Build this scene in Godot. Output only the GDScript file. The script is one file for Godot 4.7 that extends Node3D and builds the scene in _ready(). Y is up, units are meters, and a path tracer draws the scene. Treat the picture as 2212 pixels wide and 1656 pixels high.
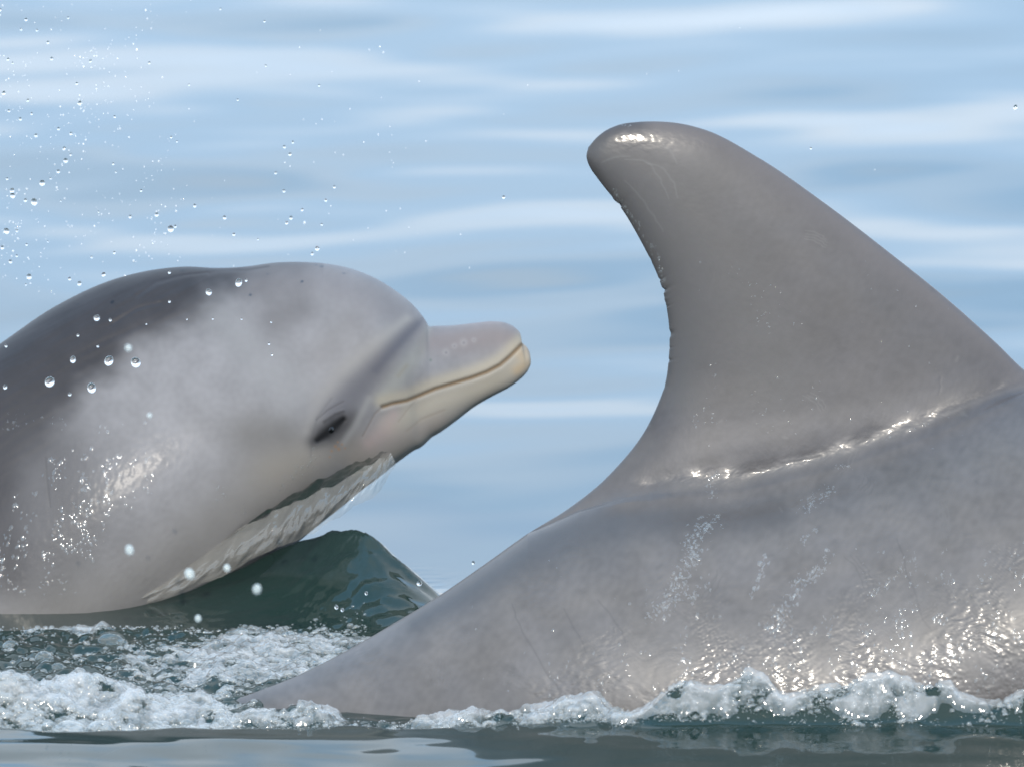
extends Node3D
# Dolphin calf surfacing behind an adult's dorsal fin. Profiles are measured in units of 1/2212 m
# at the adult's plane; every animal stands in a plane of its own at its real distance and size.

const UNIT := 1.0 / 2212.0
const DIST := 10.0
const SLOPE := 0.1465
const EYE_H := 0.306 + DIST * SLOPE
var pitch := atan(SLOPE)
var noise := FastNoiseLite.new()
var rough_noise := FastNoiseLite.new()
var crest_x := PackedFloat32Array()
var crest_h := PackedFloat32Array()
var crest_z := PackedFloat32Array()
var heaps: Array = []
var rng := RandomNumberGenerator.new()
var calf: Node3D
var adult: Node3D
var calf_skin: Dictionary
var adult_skin: Dictionary


# ------------------------------------------------------------------ helpers
func unit_at(z: float) -> float:
	return UNIT * (DIST - z) / DIST

func wx(px: float, z: float) -> float:                 # world x of a profile column at distance z
	return (px - 1106.0) * unit_at(z)

func wy(py: float, z: float) -> float:                 # world y of a profile row at distance z
	return 0.306 + SLOPE * z + (828.0 - py) * unit_at(z) * 1.0107

func hermite(ts: PackedFloat32Array, vs: PackedFloat32Array, t: float) -> float:
	var n := ts.size()
	if t <= ts[0]: return vs[0]
	if t >= ts[n - 1]: return vs[n - 1]
	var i := 0
	while ts[i + 1] < t: i += 1
	var h := ts[i + 1] - ts[i]
	var d := (vs[i + 1] - vs[i]) / h
	var a := d
	var b := d
	if i > 0:
		var p := (vs[i] - vs[i - 1]) / (ts[i] - ts[i - 1])
		a = (p * h + d * (ts[i] - ts[i - 1])) / (h + ts[i] - ts[i - 1])
	if i < n - 2:
		var q := (vs[i + 2] - vs[i + 1]) / (ts[i + 2] - ts[i + 1])
		b = (q * h + d * (ts[i + 2] - ts[i + 1])) / (h + ts[i + 2] - ts[i + 1])
	var s := (t - ts[i]) / h
	var s2 := s * s
	var s3 := s2 * s
	return (2 * s3 - 3 * s2 + 1) * vs[i] + (s3 - 2 * s2 + s) * h * a + (3 * s2 - 2 * s3) * vs[i + 1] + (s3 - s2) * h * b

func line(ts: PackedFloat32Array, vs: PackedFloat32Array, t: float) -> float:
	var n := ts.size()
	if t <= ts[0]: return vs[0]
	if t >= ts[n - 1]: return vs[n - 1]
	var i := 0
	while ts[i + 1] < t: i += 1
	return lerpf(vs[i], vs[i + 1], (t - ts[i]) / (ts[i + 1] - ts[i]))

func grid_mesh(p: PackedVector3Array, uv: PackedVector2Array, rows: int, cols: int, flip: bool, col := PackedColorArray()) -> ArrayMesh:
	var nm := PackedVector3Array()
	nm.resize(p.size())
	for r in rows:
		var r0 := maxi(r - 1, 0) * cols
		var r1 := mini(r + 1, rows - 1) * cols
		for c in cols:
			var c0 := maxi(c - 1, 0)
			var c1 := mini(c + 1, cols - 1)
			var k := (p[r * cols + c1] - p[r * cols + c0]).cross(p[r1 + c] - p[r0 + c])
			nm[r * cols + c] = (-k if flip else k).normalized()
	var ix := PackedInt32Array()
	ix.resize((rows - 1) * (cols - 1) * 6)
	var n := 0
	for r in rows - 1:
		for c in cols - 1:
			var a := r * cols + c
			var b := a + 1
			var d := a + cols
			var e := d + 1
			if flip:
				ix[n] = a; ix[n + 1] = b; ix[n + 2] = e; ix[n + 3] = a; ix[n + 4] = e; ix[n + 5] = d
			else:
				ix[n] = a; ix[n + 1] = e; ix[n + 2] = b; ix[n + 3] = a; ix[n + 4] = d; ix[n + 5] = e
			n += 6
	var arr := []
	arr.resize(Mesh.ARRAY_MAX)
	arr[Mesh.ARRAY_VERTEX] = p
	arr[Mesh.ARRAY_NORMAL] = nm
	if uv.size(): arr[Mesh.ARRAY_TEX_UV] = uv
	if col.size(): arr[Mesh.ARRAY_COLOR] = col
	arr[Mesh.ARRAY_INDEX] = ix
	var m := ArrayMesh.new()
	m.add_surface_from_arrays(Mesh.PRIMITIVE_TRIANGLES, arr)
	return m

func obj(called: String, m: Mesh, mat: Material, parent: Node = self) -> MeshInstance3D:
	var o := MeshInstance3D.new()
	o.name = called
	o.mesh = m
	o.material_override = mat
	parent.add_child(o, true)
	return o

func tag(o: Node, label: String, category: String, group := "") -> Node:
	o.set_meta("label", label)
	o.set_meta("category", category)
	if group: o.set_meta("group", group)
	return o

func curved(q: Array, w: float) -> Array:          # a smooth thin line through points, uneven in width
	var ts := PackedFloat32Array()
	var xs := PackedFloat32Array()
	var ys := PackedFloat32Array()
	for i in q.size():
		ts.append(i); xs.append(q[i][0]); ys.append(q[i][1])
	var out := []
	var n := q.size() * 6
	for i in n + 1:
		var t := (q.size() - 1.0) * i / n
		out.append([hermite(ts, xs, t) + noise.get_noise_2d(t * 1.5, xs[0]) * 4.0, hermite(ts, ys, t), w * (0.55 + 0.45 * sin(PI * i / n))])
	return out

# Skin canvas: base colour (linear) and relief, laid out in the animal's own side profile.
class Canvas:
	var x0: float
	var y0: float
	var s: float
	var w: int
	var h: int
	var r := PackedFloat32Array()
	var g := PackedFloat32Array()
	var b := PackedFloat32Array()
	var e := PackedFloat32Array()
	func _init(ax: float, ay: float, bx: float, by: float, step: float) -> void:
		x0 = ax; y0 = ay; s = step
		w = int((bx - ax) / step); h = int((by - ay) / step)
		for a in [r, g, b, e]: a.resize(w * h)
		r.resize(w * h); g.resize(w * h); b.resize(w * h); e.resize(w * h)
	# a soft stroke along points [x, y, half width]; colour mixed with strength a, relief added by depth (units)
	func stroke(pts: Array, c: Color, a: float, depth := 0.0, hard := 1.0) -> void:
		var lo := Vector2(1e9, 1e9)
		var hi := -lo
		for p in pts:
			lo = lo.min(Vector2(p[0] - p[2] * 2.2, p[1] - p[2] * 2.2))
			hi = hi.max(Vector2(p[0] + p[2] * 2.2, p[1] + p[2] * 2.2))
		var i0 := clampi(int((lo.x - x0) / s), 0, w); var i1 := clampi(int((hi.x - x0) / s) + 1, 0, w)
		var j0 := clampi(int((lo.y - y0) / s), 0, h); var j1 := clampi(int((hi.y - y0) / s) + 1, 0, h)
		if i1 <= i0 or j1 <= j0: return
		var bw := i1 - i0
		var cov := PackedFloat32Array()
		cov.resize(bw * (j1 - j0))
		for k in maxi(1, pts.size() - 1):
			var p := Vector2(pts[k][0], pts[k][1])
			var q := p
			var wa: float = pts[k][2]
			var wb := wa
			if pts.size() > 1:
				q = Vector2(pts[k + 1][0], pts[k + 1][1])
				wb = pts[k + 1][2]
			var d := q - p
			var dd := maxf(d.length_squared(), 1e-6)
			var m := maxf(wa, wb) * 2.2
			var si0 := clampi(int((minf(p.x, q.x) - m - x0) / s), i0, i1); var si1 := clampi(int((maxf(p.x, q.x) + m - x0) / s) + 1, i0, i1)
			var sj0 := clampi(int((minf(p.y, q.y) - m - y0) / s), j0, j1); var sj1 := clampi(int((maxf(p.y, q.y) + m - y0) / s) + 1, j0, j1)
			for j in range(sj0, sj1):
				var y := y0 + (j + 0.5) * s - p.y
				for i in range(si0, si1):
					var x := x0 + (i + 0.5) * s - p.x
					var t := clampf((x * d.x + y * d.y) / dd, 0.0, 1.0)
					var ex := x - t * d.x
					var ey := y - t * d.y
					var ww := lerpf(wa, wb, t)
					var f := exp(-pow((ex * ex + ey * ey) / (ww * ww), hard))
					var n := (j - j0) * bw + i - i0
					if f > cov[n]: cov[n] = f
		for j in range(j0, j1):
			for i in range(i0, i1):
				var f := cov[(j - j0) * bw + i - i0]
				if f < 0.004: continue
				var n := j * w + i
				e[n] += depth * f
				f *= a
				r[n] += (c.r - r[n]) * f
				g[n] += (c.g - g[n]) * f
				b[n] += (c.b - b[n]) * f
	func relief(x: float, y: float) -> float:
		var i := clampf((x - x0) / s - 0.5, 0.0, w - 1.001)
		var j := clampf((y - y0) / s - 0.5, 0.0, h - 1.001)
		var a := int(i)
		var c := int(j)
		var n := c * w + a
		i -= a; j -= c
		return lerpf(lerpf(e[n], e[n + 1], i), lerpf(e[n + w], e[n + w + 1], i), j)
	func uv(x: float, y: float) -> Vector2:
		return Vector2((x - x0) / (s * w), (y - y0) / (s * h))
	func albedo(tone: float) -> ImageTexture:
		var bytes := PackedByteArray()
		bytes.resize(w * h * 3)
		var n := 0
		for k in w * h:
			bytes[n] = clampi(int(pow(maxf(r[k] * tone, 0.0), 0.4545) * 255.0), 0, 255)
			bytes[n + 1] = clampi(int(pow(maxf(g[k] * tone * 0.985, 0.0), 0.4545) * 255.0), 0, 255)
			bytes[n + 2] = clampi(int(pow(maxf(b[k] * tone * 0.97, 0.0), 0.4545) * 255.0), 0, 255)
			n += 3
		return ImageTexture.create_from_image(Image.create_from_data(w, h, false, Image.FORMAT_RGB8, bytes))


# ------------------------------------------------------------------ water
func clouds() -> ImageTexture:
	var n := FastNoiseLite.new()
	n.seed = 12
	n.noise_type = FastNoiseLite.TYPE_SIMPLEX_SMOOTH
	n.frequency = 1.0
	n.fractal_octaves = 4
	var w := 512
	var h := 256
	var im := Image.create_empty(w, h, false, Image.FORMAT_RGBA8)
	for j in h:
		var e := (0.5 - (j + 0.5) / h) * PI
		for i in w:
			var a := TAU * (i + 0.5) / w
			var t := 0.0
			if e > 0.0:
				var s := 1.0 / (sin(e) + 0.22)
				var v := n.get_noise_2d(cos(a) * cos(e) * s * 0.75, sin(a) * cos(e) * s * 0.75)
				t = smoothstep(-0.45, 0.25, v) * smoothstep(0.132, 0.198, e + v * 0.055) + 0.42 * smoothstep(-0.2, 0.35, v) * smoothstep(0.128, 0.085, e + v * 0.03)
			im.set_pixel(i, j, Color(0.90, 0.71, 0.27, minf(t, 1.0) * 0.72))
	return ImageTexture.create_from_image(im)

func setup_water() -> void:
	noise.seed = 7
	noise.frequency = 1.0
	noise.noise_type = FastNoiseLite.TYPE_SIMPLEX_SMOOTH
	noise.fractal_type = FastNoiseLite.FRACTAL_NONE
	rough_noise.seed = 19
	rough_noise.frequency = 1.0
	rough_noise.noise_type = FastNoiseLite.TYPE_SIMPLEX_SMOOTH
	rough_noise.fractal_octaves = 3
	# the swell that the calf lifts along its throat: [profile column, row of the water's edge, distance]
	for c in [[-500, 1330, -0.50], [0, 1312, -0.52], [150, 1306, -0.52], [250, 1300, -0.52], [400, 1270, -0.52], [500, 1236, -0.53], [580, 1198, -0.54], [660, 1166, -0.52], [730, 1148, -0.49], [785, 1150, -0.47], [850, 1198, -0.45], [930, 1270, -0.44], [1000, 1325, -0.46], [1100, 1340, -0.46]]:
		crest_x.append(wx(c[0], c[2]))
		crest_h.append(maxf(0.0, wy(c[1], c[2])))
		crest_z.append(c[2])
	# heaps of foam: [column, distance, height m, half width m, half depth m]
	heaps = [[640, 0.215, 0.030, 0.042, 0.022, 1.0], [560, 0.22, 0.012, 0.03, 0.02, 0.7], [960, 0.225, 0.014, 0.05, 0.02, 0.9], [1010, 0.22, 0.022, 0.022, 0.02, 1.0], [1180, 0.22, 0.034, 0.042, 0.024, 1.0], [1450, 0.235, 0.048, 0.052, 0.026, 0.9], [1340, 0.23, 0.022, 0.06, 0.024, 0.9], [1590, 0.235, 0.030, 0.05, 0.025, 0.7], [1740, 0.235, 0.030, 0.07, 0.024, 0.42], [1880, 0.238, 0.030, 0.05, 0.024, 0.5], [2010, 0.235, 0.026, 0.06, 0.024, 0.35], [2170, 0.235, 0.024, 0.08, 0.022, 0.4], [2380, 0.235, 0.024, 0.07, 0.022, 0.5], [2560, 0.23, 0.02, 0.07, 0.022, 0.5],
		[60, 0.14, 0.028, 0.10, 0.06, 0.72], [280, 0.15, 0.022, 0.08, 0.055, 0.66], [420, 0.19, 0.016, 0.05, 0.04, 0.6], [-150, 0.14, 0.034, 0.12, 0.07, 0.7], [-370, 0.13, 0.026, 0.10, 0.06, 0.7], [600, -0.26, 0.010, 0.07, 0.05, 1.0], [560, -0.08, 0.012, 0.08, 0.08, 1.0], [236, -0.36, 0.02, 0.03, 0.02, 1.0]]

var heap_x := PackedFloat32Array()

func heap(x: float, z: float) -> float:
	var y := 0.0
	if heap_x.is_empty():
		for f in heaps: heap_x.append(wx(f[0], f[1]))
	for i in heaps.size():
		var f: Array = heaps[i]
		var dx: float = (x - heap_x[i]) / f[3]
		if dx * dx > 7.0: continue
		var dz: float = (z - f[1]) / f[4]
		var q := dx * dx + dz * dz
		if q < 7.0: y += f[2] * exp(-q)
	return y * (0.85 + 0.75 * noise.get_noise_2d(x * 11.0 + z * 6.0, 7.0 + z * 10.0))

func water_y(x: float, z: float) -> float:
	var far := clampf((14.0 + z) / 6.0, 0.0, 1.0) * clampf((9.0 - absf(x)) / 5.0, 0.0, 1.0)
	var near := smoothstep(-1.6, -0.7, z)
	var amp := lerpf(1.0, 0.22, near)
	var y := 0.0
	if far > 0.0:
		y += noise.get_noise_2d(x * 1.1 + z * 0.25, z * 0.75 - x * 0.12) * 0.0080 * amp * far
		y += noise.get_noise_2d(x * 2.3 + 31.0 - z * 0.3, z * 2.0 + x * 0.55) * 0.0019 * amp * far
		y += noise.get_noise_2d(x * 4.2 + 71.0, z * 5.0 + x * 1.6) * 0.00024 * amp * far
	if z > -1.0 and z < 1.2 and absf(x) < 0.9:
		var hc := hermite(crest_x, crest_h, x)
		if hc > 0.001:
			var t := z - hermite(crest_x, crest_z, x)
			if t < 0.0: y += hc * exp(-(t * t) / 0.008)
			else: y += hc * (0.25 * exp(-t / 0.018) + 0.75 * exp(-(t * t) / 0.010))
			y += clampf(hc * 14.0, 0.0, 1.0) * exp(-t * t / 0.03) * (rough_noise.get_noise_2d(x * 16.0 + z * 30.0, z * 26.0 - x * 14.0) * 0.0030 + 0.0011 * sin((z * 0.8 - x) * 330.0 + 4.0 * noise.get_noise_2d(x * 12.0, z * 12.0)) * exp(-pow((x - wx(700.0, -0.47)) / 0.05, 2.0)))
		if z > -0.35 and z < 0.5:
			y += heap(x, z) * 0.75
			if z > 0.2:
				var zz := z + 0.022 * noise.get_noise_2d(x * 5.0, 61.0) + 0.008 * noise.get_noise_2d(x * 17.0, 33.0)
				y += 0.0135 * smoothstep(0.222, 0.268, zz) * (1.0 - smoothstep(0.262, 0.47, zz)) + smoothstep(0.24, 0.3, z) * (0.0011 * noise.get_noise_2d(x * 3.0, z * 9.0) + 0.0003 * noise.get_noise_2d(x * 9.0, z * 26.0))
			var churn := foam_mask(x, z)
			y += rough_noise.get_noise_2d(x * 26.0, z * 24.0) * 0.009 * churn
	return y

func froth_share(x: float, z: float) -> float:
	var y := 0.0
	for i in heaps.size():
		var f: Array = heaps[i]
		var dx: float = (x - heap_x[i]) / f[3]
		if dx * dx > 7.0: continue
		var dz: float = (z - f[1]) / f[4]
		var q := dx * dx + dz * dz
		if q < 7.0: y += f[2] * f[5] * exp(-q)
	return clampf(y / 0.018, 0.0, 1.15)

func foam_mask(x: float, z: float) -> float:
	# where the water is churned: a belt round the adult's flank and tail stock
	var m := 0.0
	var px := x / unit_at(z) + 1106.0
	if px < 760.0:
		m = smoothstep(-0.40, -0.33, z + noise.get_noise_2d(x * 9.0, 3.0) * 0.03) * (1.0 - smoothstep(0.17, 0.225, z + noise.get_noise_2d(x * 9.0, 9.0) * 0.03))
		m *= 1.0 - smoothstep(700.0, 760.0, px)
	if px > 480.0:
		m = maxf(m, smoothstep(0.12, 0.2, z) * (1.0 - smoothstep(0.235, 0.262, z + noise.get_noise_2d(x * 7.0, 5.0) * 0.012)) * smoothstep(480.0, 560.0, px))
	return m

func build_water() -> void:
	var xs := PackedFloat32Array()
	var zs := PackedFloat32Array()
	var v := 0.0
	var step := 0.005
	while v < 0.62:
		xs.append(v); v += step
	while v < 3000.0:
		xs.append(v); step = minf(step * 1.07, 400.0); v += step
	var all_x := PackedFloat32Array()
	for i in range(xs.size() - 1, 0, -1): all_x.append(-xs[i])
	all_x.append_array(xs)
	v = 0.6; step = 0.005
	var front := PackedFloat32Array()
	while v < 400.0:
		front.append(v); step = minf(step * 1.08, 40.0); v += step
	for i in range(front.size() - 1, 0, -1): zs.append(front[i])
	v = 0.6; step = 0.005
	while v > -0.7:
		zs.append(v); v -= step
	while v > -8.5:
		zs.append(v); step *= 1.0032; v -= step
	while v > -4000.0:
		zs.append(v); step = minf(step * 1.08, 500.0); v -= step
	var rows := zs.size()
	var cols := all_x.size()
	var p := PackedVector3Array()
	p.resize(rows * cols)
	var n := 0
	for r in rows:
		var z := zs[r]
		for c in cols:
			p[n] = Vector3(all_x[c], water_y(all_x[c], z), z)
			n += 1
	var m := StandardMaterial3D.new()
	m.transparency = BaseMaterial3D.TRANSPARENCY_ALPHA
	m.albedo_color = Color(0.014, 0.030, 0.026, 0.84).linear_to_srgb()
	m.roughness = 0.03
	m.metallic_specular = 0.36
	var o := obj("water", grid_mesh(p, PackedVector2Array(), rows, cols, false), m)
	o.set_meta("kind", "structure")
	o.set_meta("label", "calm green sea mirroring pale blue sky in long soft bands")
	var bed := PlaneMesh.new()
	bed.size = Vector2(6000, 6000)
	var bm := StandardMaterial3D.new()
	bm.albedo_color = Color(0.012, 0.030, 0.027).linear_to_srgb()
	bm.roughness = 1.0
	var bo := obj("deep_water", bed, bm)
	bo.position.y = -0.9
	bo.set_meta("kind", "structure")
	print("water ", rows, "x", cols)


# ------------------------------------------------------------------ calf
func build_calf() -> void:
	var zc := -0.65
	var k := unit_at(zc)
	var cv := Canvas.new(-80, 520, 1180, 1440, 1.25)
	var cape_x := PackedFloat32Array([-80, 0, 60, 130, 200, 300, 400, 500, 560, 620, 700])
	var cape_y := PackedFloat32Array([1260, 1130, 1030, 930, 850, 765, 712, 668, 640, 605, 570])
	for j in cv.h:
		var y := 520 + (j + 0.5) * 1.25
		for i in cv.w:
			var x := -80 + (i + 0.5) * 1.25
			var n := j * cv.w + i
			var warp := noise.get_noise_2d(x * 0.006, y * 0.010) * 26.0 + noise.get_noise_2d(x * 0.02 + 9.0, y * 0.03) * 9.0
			var t := smoothstep(-85.0, 60.0, y + warp - line(cape_x, cape_y, x)) if x < 700.0 else 1.0
			var mot := 1.0 + 0.10 * noise.get_noise_2d(x * 0.012 + 40.0, y * 0.012) + 0.05 * noise.get_noise_2d(x * 0.05, y * 0.05 + 20.0)
			cv.r[n] = lerpf(0.038, 0.262, t) * mot
			cv.g[n] = lerpf(0.037, 0.262, t) * mot
			cv.b[n] = lerpf(0.043, 0.278, t) * mot
			# fine relief: folds that run along the back, faint wet skin elsewhere
			var along := x * 0.88 - y * 0.47
			var across := x * 0.47 + y * 0.88
			var fold := noise.get_noise_2d(along * 0.006, across * 0.045) + 0.4 * noise.get_noise_2d(along * 0.012 + 5.0, across * 0.10)
			cv.e[n] = fold * 1.2 * (1.0 - t) * smoothstep(700.0, 420.0, x) + rough_noise.get_noise_2d(x * 0.062 + y * 0.03, y * 0.045) * (0.05 + 0.42 * smoothstep(500.0, 330.0, x) * smoothstep(840.0, 980.0, y) * (0.55 + 0.45 * smoothstep(-0.15, 0.4, noise.get_noise_2d(x * 0.011, y * 0.011 + 50.0))))
	var c := cv
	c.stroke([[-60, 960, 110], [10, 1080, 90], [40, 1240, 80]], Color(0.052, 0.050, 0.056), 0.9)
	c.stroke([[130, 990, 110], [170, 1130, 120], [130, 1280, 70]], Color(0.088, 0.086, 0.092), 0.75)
	# belly and throat, beige below
	c.stroke([[-80, 1400, 90], [120, 1340, 80], [300, 1260, 85], [450, 1160, 90], [560, 1070, 80], [640, 1000, 60]], Color(0.262, 0.252, 0.238), 0.65)
	c.stroke([[600, 1010, 60], [760, 960, 40]], Color(0.30, 0.28, 0.25), 0.7)
	# melon tone, smudges and light streaks
	c.stroke([[560, 610, 40], [700, 600, 50], [820, 650, 45], [880, 690, 30]], Color(0.215, 0.205, 0.215), 0.6)
	c.stroke([[590, 690, 45], [650, 670, 40]], Color(0.130, 0.126, 0.134), 0.65)
	c.stroke([[545, 935, 55], [610, 930, 45]], Color(0.135, 0.13, 0.125), 0.7)
	c.stroke([[480, 690, 40], [560, 770, 50], [640, 850, 50]], Color(0.27, 0.275, 0.285), 0.5)
	c.stroke([[880, 690, 12], [820, 745, 22], [750, 805, 26], [700, 865, 22], [672, 930, 14]], Color(0.37, 0.36, 0.35), 0.75)
	c.stroke([[760, 690, 30], [700, 760, 35]], Color(0.22, 0.215, 0.222), 0.5)
	# dark stripe from the melon to the eye
	c.stroke([[914, 690, 9], [885, 716, 15], [845, 758, 22], [805, 806, 30], [765, 850, 40], [728, 895, 42]], Color(0.150, 0.150, 0.172), 0.85, -0.8)
	c.stroke([[905, 700, 6], [860, 748, 9], [815, 800, 11]], Color(0.10, 0.105, 0.14), 0.45)
	c.stroke([[696, 935, 28], [735, 930, 28], [765, 900, 20]], Color(0.085, 0.083, 0.088), 0.75)
	# pale cheek between stripe and beak
	c.stroke([[925, 712, 8], [905, 760, 18], [868, 810, 22], [830, 858, 20]], Color(0.37, 0.375, 0.355), 0.75)
	c.stroke([[880, 790, 5], [862, 812, 5]], Color(0.30, 0.27, 0.20), 0.35)
	c.stroke([[800, 860, 8], [772, 915, 9], [745, 955, 8]], Color(0.33, 0.33, 0.33), 0.7)
	# beak
	c.stroke([[935, 735, 30], [1000, 735, 34], [1060, 728, 34], [1100, 728, 24]], Color(0.24, 0.215, 0.222), 0.85)
	c.stroke([[930, 700, 6], [1000, 698, 7], [1080, 694, 7]], Color(0.36, 0.32, 0.33), 0.4)
	c.stroke([[1125, 738, 10], [1108, 752, 14]], Color(0.36, 0.32, 0.28), 0.6)
	var mouth := [[828, 878], [850, 871], [880, 865], [905, 855], [940, 840], [980, 828], [1020, 816], [1052, 804], [1080, 789], [1100, 772], [1116, 756], [1126, 746]]
	var lip := []
	var low := []
	var seam := []
	var ridge := []
	for q in mouth:
		lip.append([q[0] - 2, q[1] - 13, 15]); low.append([q[0] + 4, q[1] + 20, 20]); seam.append([q[0], q[1], 4.2]); ridge.append([q[0] + 1, q[1] + 10, 9])
	c.stroke([[850, 920, 30], [930, 890, 34], [1020, 850, 32], [1090, 815, 28], [1130, 785, 22]], Color(0.43, 0.405, 0.35), 0.9)
	c.stroke(low.slice(2), Color(0.48, 0.44, 0.365), 0.6)
	c.stroke(lip, Color(0.46, 0.415, 0.325), 0.7)
	c.stroke([[1128, 765, 16], [1136, 785, 14], [1118, 800, 12]], Color(0.58, 0.45, 0.30), 0.75)
	c.stroke([[780, 1015, 22], [870, 978, 20], [960, 925, 15], [1050, 872, 12], [1120, 825, 8]], Color(0.56, 0.52, 0.46), 0.7)
	c.stroke([[770, 990, 26], [860, 955, 26], [950, 905, 20]], Color(0.40, 0.36, 0.33), 0.6)
	c.stroke([[852, 895, 14], [835, 925, 24], [800, 955, 18]], Color(0.47, 0.385, 0.37), 0.65)
	c.stroke(ridge, Color(), 0.0, 1.0)
	c.stroke(seam, Color(0.19, 0.115, 0.045), 0.8, -4.5)
	c.stroke([[828, 878, 2.6], [812, 892, 2.6], [800, 915, 2.4], [786, 940, 2.2]], Color(0.22, 0.19, 0.17), 0.5, -0.8)
	c.stroke([[905, 858, 1.6], [880, 885, 1.6], [862, 910, 1.6]], Color(0.32, 0.27, 0.22), 0.4, -0.3)
	c.stroke([[960, 885, 3], [910, 905, 3], [880, 930, 3]], Color(0.32, 0.27, 0.22), 0.35, -0.3)
	for q in [[1002, 741, 8.5], [982, 748, 6], [964, 762, 8], [1024, 735, 5]]:
		c.stroke([q], Color(0.37, 0.36, 0.37), 0.65, 0.3)
		c.stroke([[q[0], q[1], q[2] * 0.35]], Color(0.17, 0.165, 0.18), 0.8)
	c.stroke([[931, 778, 3]], Color(0.12, 0.17, 0.15), 0.7)
	# crease between melon and beak
	c.stroke([[927, 704, 5], [921, 735, 6], [905, 775, 8], [880, 815, 9]], Color(0.28, 0.28, 0.27), 0.2, 0.0)
	c.stroke([[928, 704, 7], [920, 730, 10], [908, 765, 13]], Color(0.26, 0.255, 0.25), 0.3, -1.8)
	# folds above the eye, slit of the lids
	c.stroke([[688, 905, 2.2], [712, 884, 2.2], [745, 866, 2.2]], Color(0.10, 0.095, 0.105), 0.5, -0.6)
	c.stroke([[676, 985, 3], [680, 940, 3], [690, 900, 3], [720, 860, 3]], Color(0.14, 0.14, 0.15), 0.3, -0.4)
	c.stroke([[704, 908, 4], [728, 892, 4], [745, 886, 3]], Color(0.06, 0.058, 0.06), 0.6, 1.5)
	c.stroke([[684, 952, 16], [712, 936, 24], [740, 912, 20]], Color(0.035, 0.034, 0.037), 0.75, -1.0)
	c.stroke([[690, 949, 7], [708, 936, 12], [728, 919, 12], [745, 904, 7]], Color(0.004, 0.004, 0.005), 0.98, -3.5, 1.25)
	for q in [[728, 962, 3], [735, 968, 3.5], [742, 958, 2.5], [720, 972, 2.5], [733, 953, 2], [748, 966, 2], [716, 985, 2]]:
		c.stroke([q], Color(0.42, 0.20, 0.06), 0.5)
	# blowhole fold and neck crease
	c.stroke([[455, 592, 6], [490, 584, 5], [530, 585, 4], [580, 577, 3]], Color(0.05, 0.047, 0.055), 0.6, -4.0)
	c.stroke([[300, 640, 5], [340, 612, 5], [400, 596, 4], [450, 590, 3]], Color(0.05, 0.05, 0.06), 0.4, -4.0)
	c.stroke([[250, 700, 5], [300, 668, 5], [350, 655, 4]], Color(0.05, 0.05, 0.06), 0.35, -3.0)
	c.stroke([[110, 985, 2], [113, 1020, 2.5], [118, 1060, 2.5], [122, 1090, 1.5]], Color(0.07, 0.07, 0.075), 0.4, -0.4)
	# stations: top x, y, bottom x, y, half width above and below the middle
	var st := [[-1620, 2330, -1590, 2370, 15, 15], [-1420, 2130, -1340, 2320, 60, 60], [-1150, 1800, -1000, 2180, 150, 150], [-800, 1380, -480, 2020, 260, 260], [-420, 1035, -60, 1800, 330, 320], [-200, 872, 120, 1640, 345, 335], [0, 742, 290, 1480, 345, 335], [120, 661, 420, 1365, 335, 325], [250, 602, 540, 1262, 315, 308], [330, 583, 605, 1205, 302, 295], [400, 576, 650, 1165, 288, 282], [470, 579, 695, 1128, 275, 268], [530, 576, 737, 1095, 262, 252], [600, 567, 785, 1055, 248, 232], [650, 566, 810, 1037, 238, 220], [700, 569, 832, 1020, 226, 206], [750, 578, 852, 1003, 212, 190], [800, 596, 872, 988, 195, 172], [850, 625, 895, 972, 166, 150], [885, 652, 908, 966, 141, 130], [908, 677, 918, 958, 125, 121], [919, 692, 926, 950, 118, 117], [926, 704, 934, 943, 113, 114], [940, 704, 948, 935, 105, 109], [975, 703, 983, 910, 86, 95], [1020, 698, 1025, 878, 68, 79], [1065, 694, 1070, 852, 56, 68], [1092, 697, 1099, 837, 51, 58], [1112, 707, 1120, 822, 43, 49], [1124, 721, 1134, 809, 34, 39], [1129, 741, 1142, 797, 22, 28], [1138, 749, 1146, 788, 14, 19], [1145, 764, 1147, 779, 6, 8]]
	var ts := PackedFloat32Array()
	var ch := []
	for q in 6: ch.append(PackedFloat32Array())
	var acc := 0.0
	for i in st.size():
		if i > 0: acc += 0.5 * (Vector2(st[i][0] - st[i - 1][0], st[i][1] - st[i - 1][1]).length() + Vector2(st[i][2] - st[i - 1][2], st[i][3] - st[i - 1][3]).length())
		ts.append(acc)
		for q in 6: ch[q].append(st[i][q])
	var tt := PackedFloat32Array()
	var t := 0.0
	var fine: float = ts[5]
	while t < acc:
		tt.append(t)
		t += 12.0 if t < fine - 200.0 else (2.6 if t < acc - 60.0 else 1.0)
	tt.append(acc)
	var near := 300
	var back := 60
	var cols := near + back + 1
	var rows := tt.size()
	var p := PackedVector3Array(); p.resize(rows * cols)
	var uv := PackedVector2Array(); uv.resize(rows * cols)
	var cs := PackedFloat32Array(); var sn := PackedFloat32Array(); var up := PackedFloat32Array(); var sn0 := PackedFloat32Array(); var sj := PackedFloat32Array()
	for j in cols:
		var a := PI * j / near if j <= near else PI + PI * (j - near) / back
		cs.append(cos(a)); sj.append(signf(sin(a)) * pow(absf(sin(a)), 0.64 if cos(a) > 0.0 else 0.44)); sn.append(signf(sin(a)) * pow(absf(sin(a - 0.34 * sin(a) * absf(sin(a)))), 0.94)); sn0.append(signf(sin(a)) * pow(absf(sin(a)), 0.94)); up.append(smoothstep(-0.5, 0.5, cos(a)))
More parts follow.
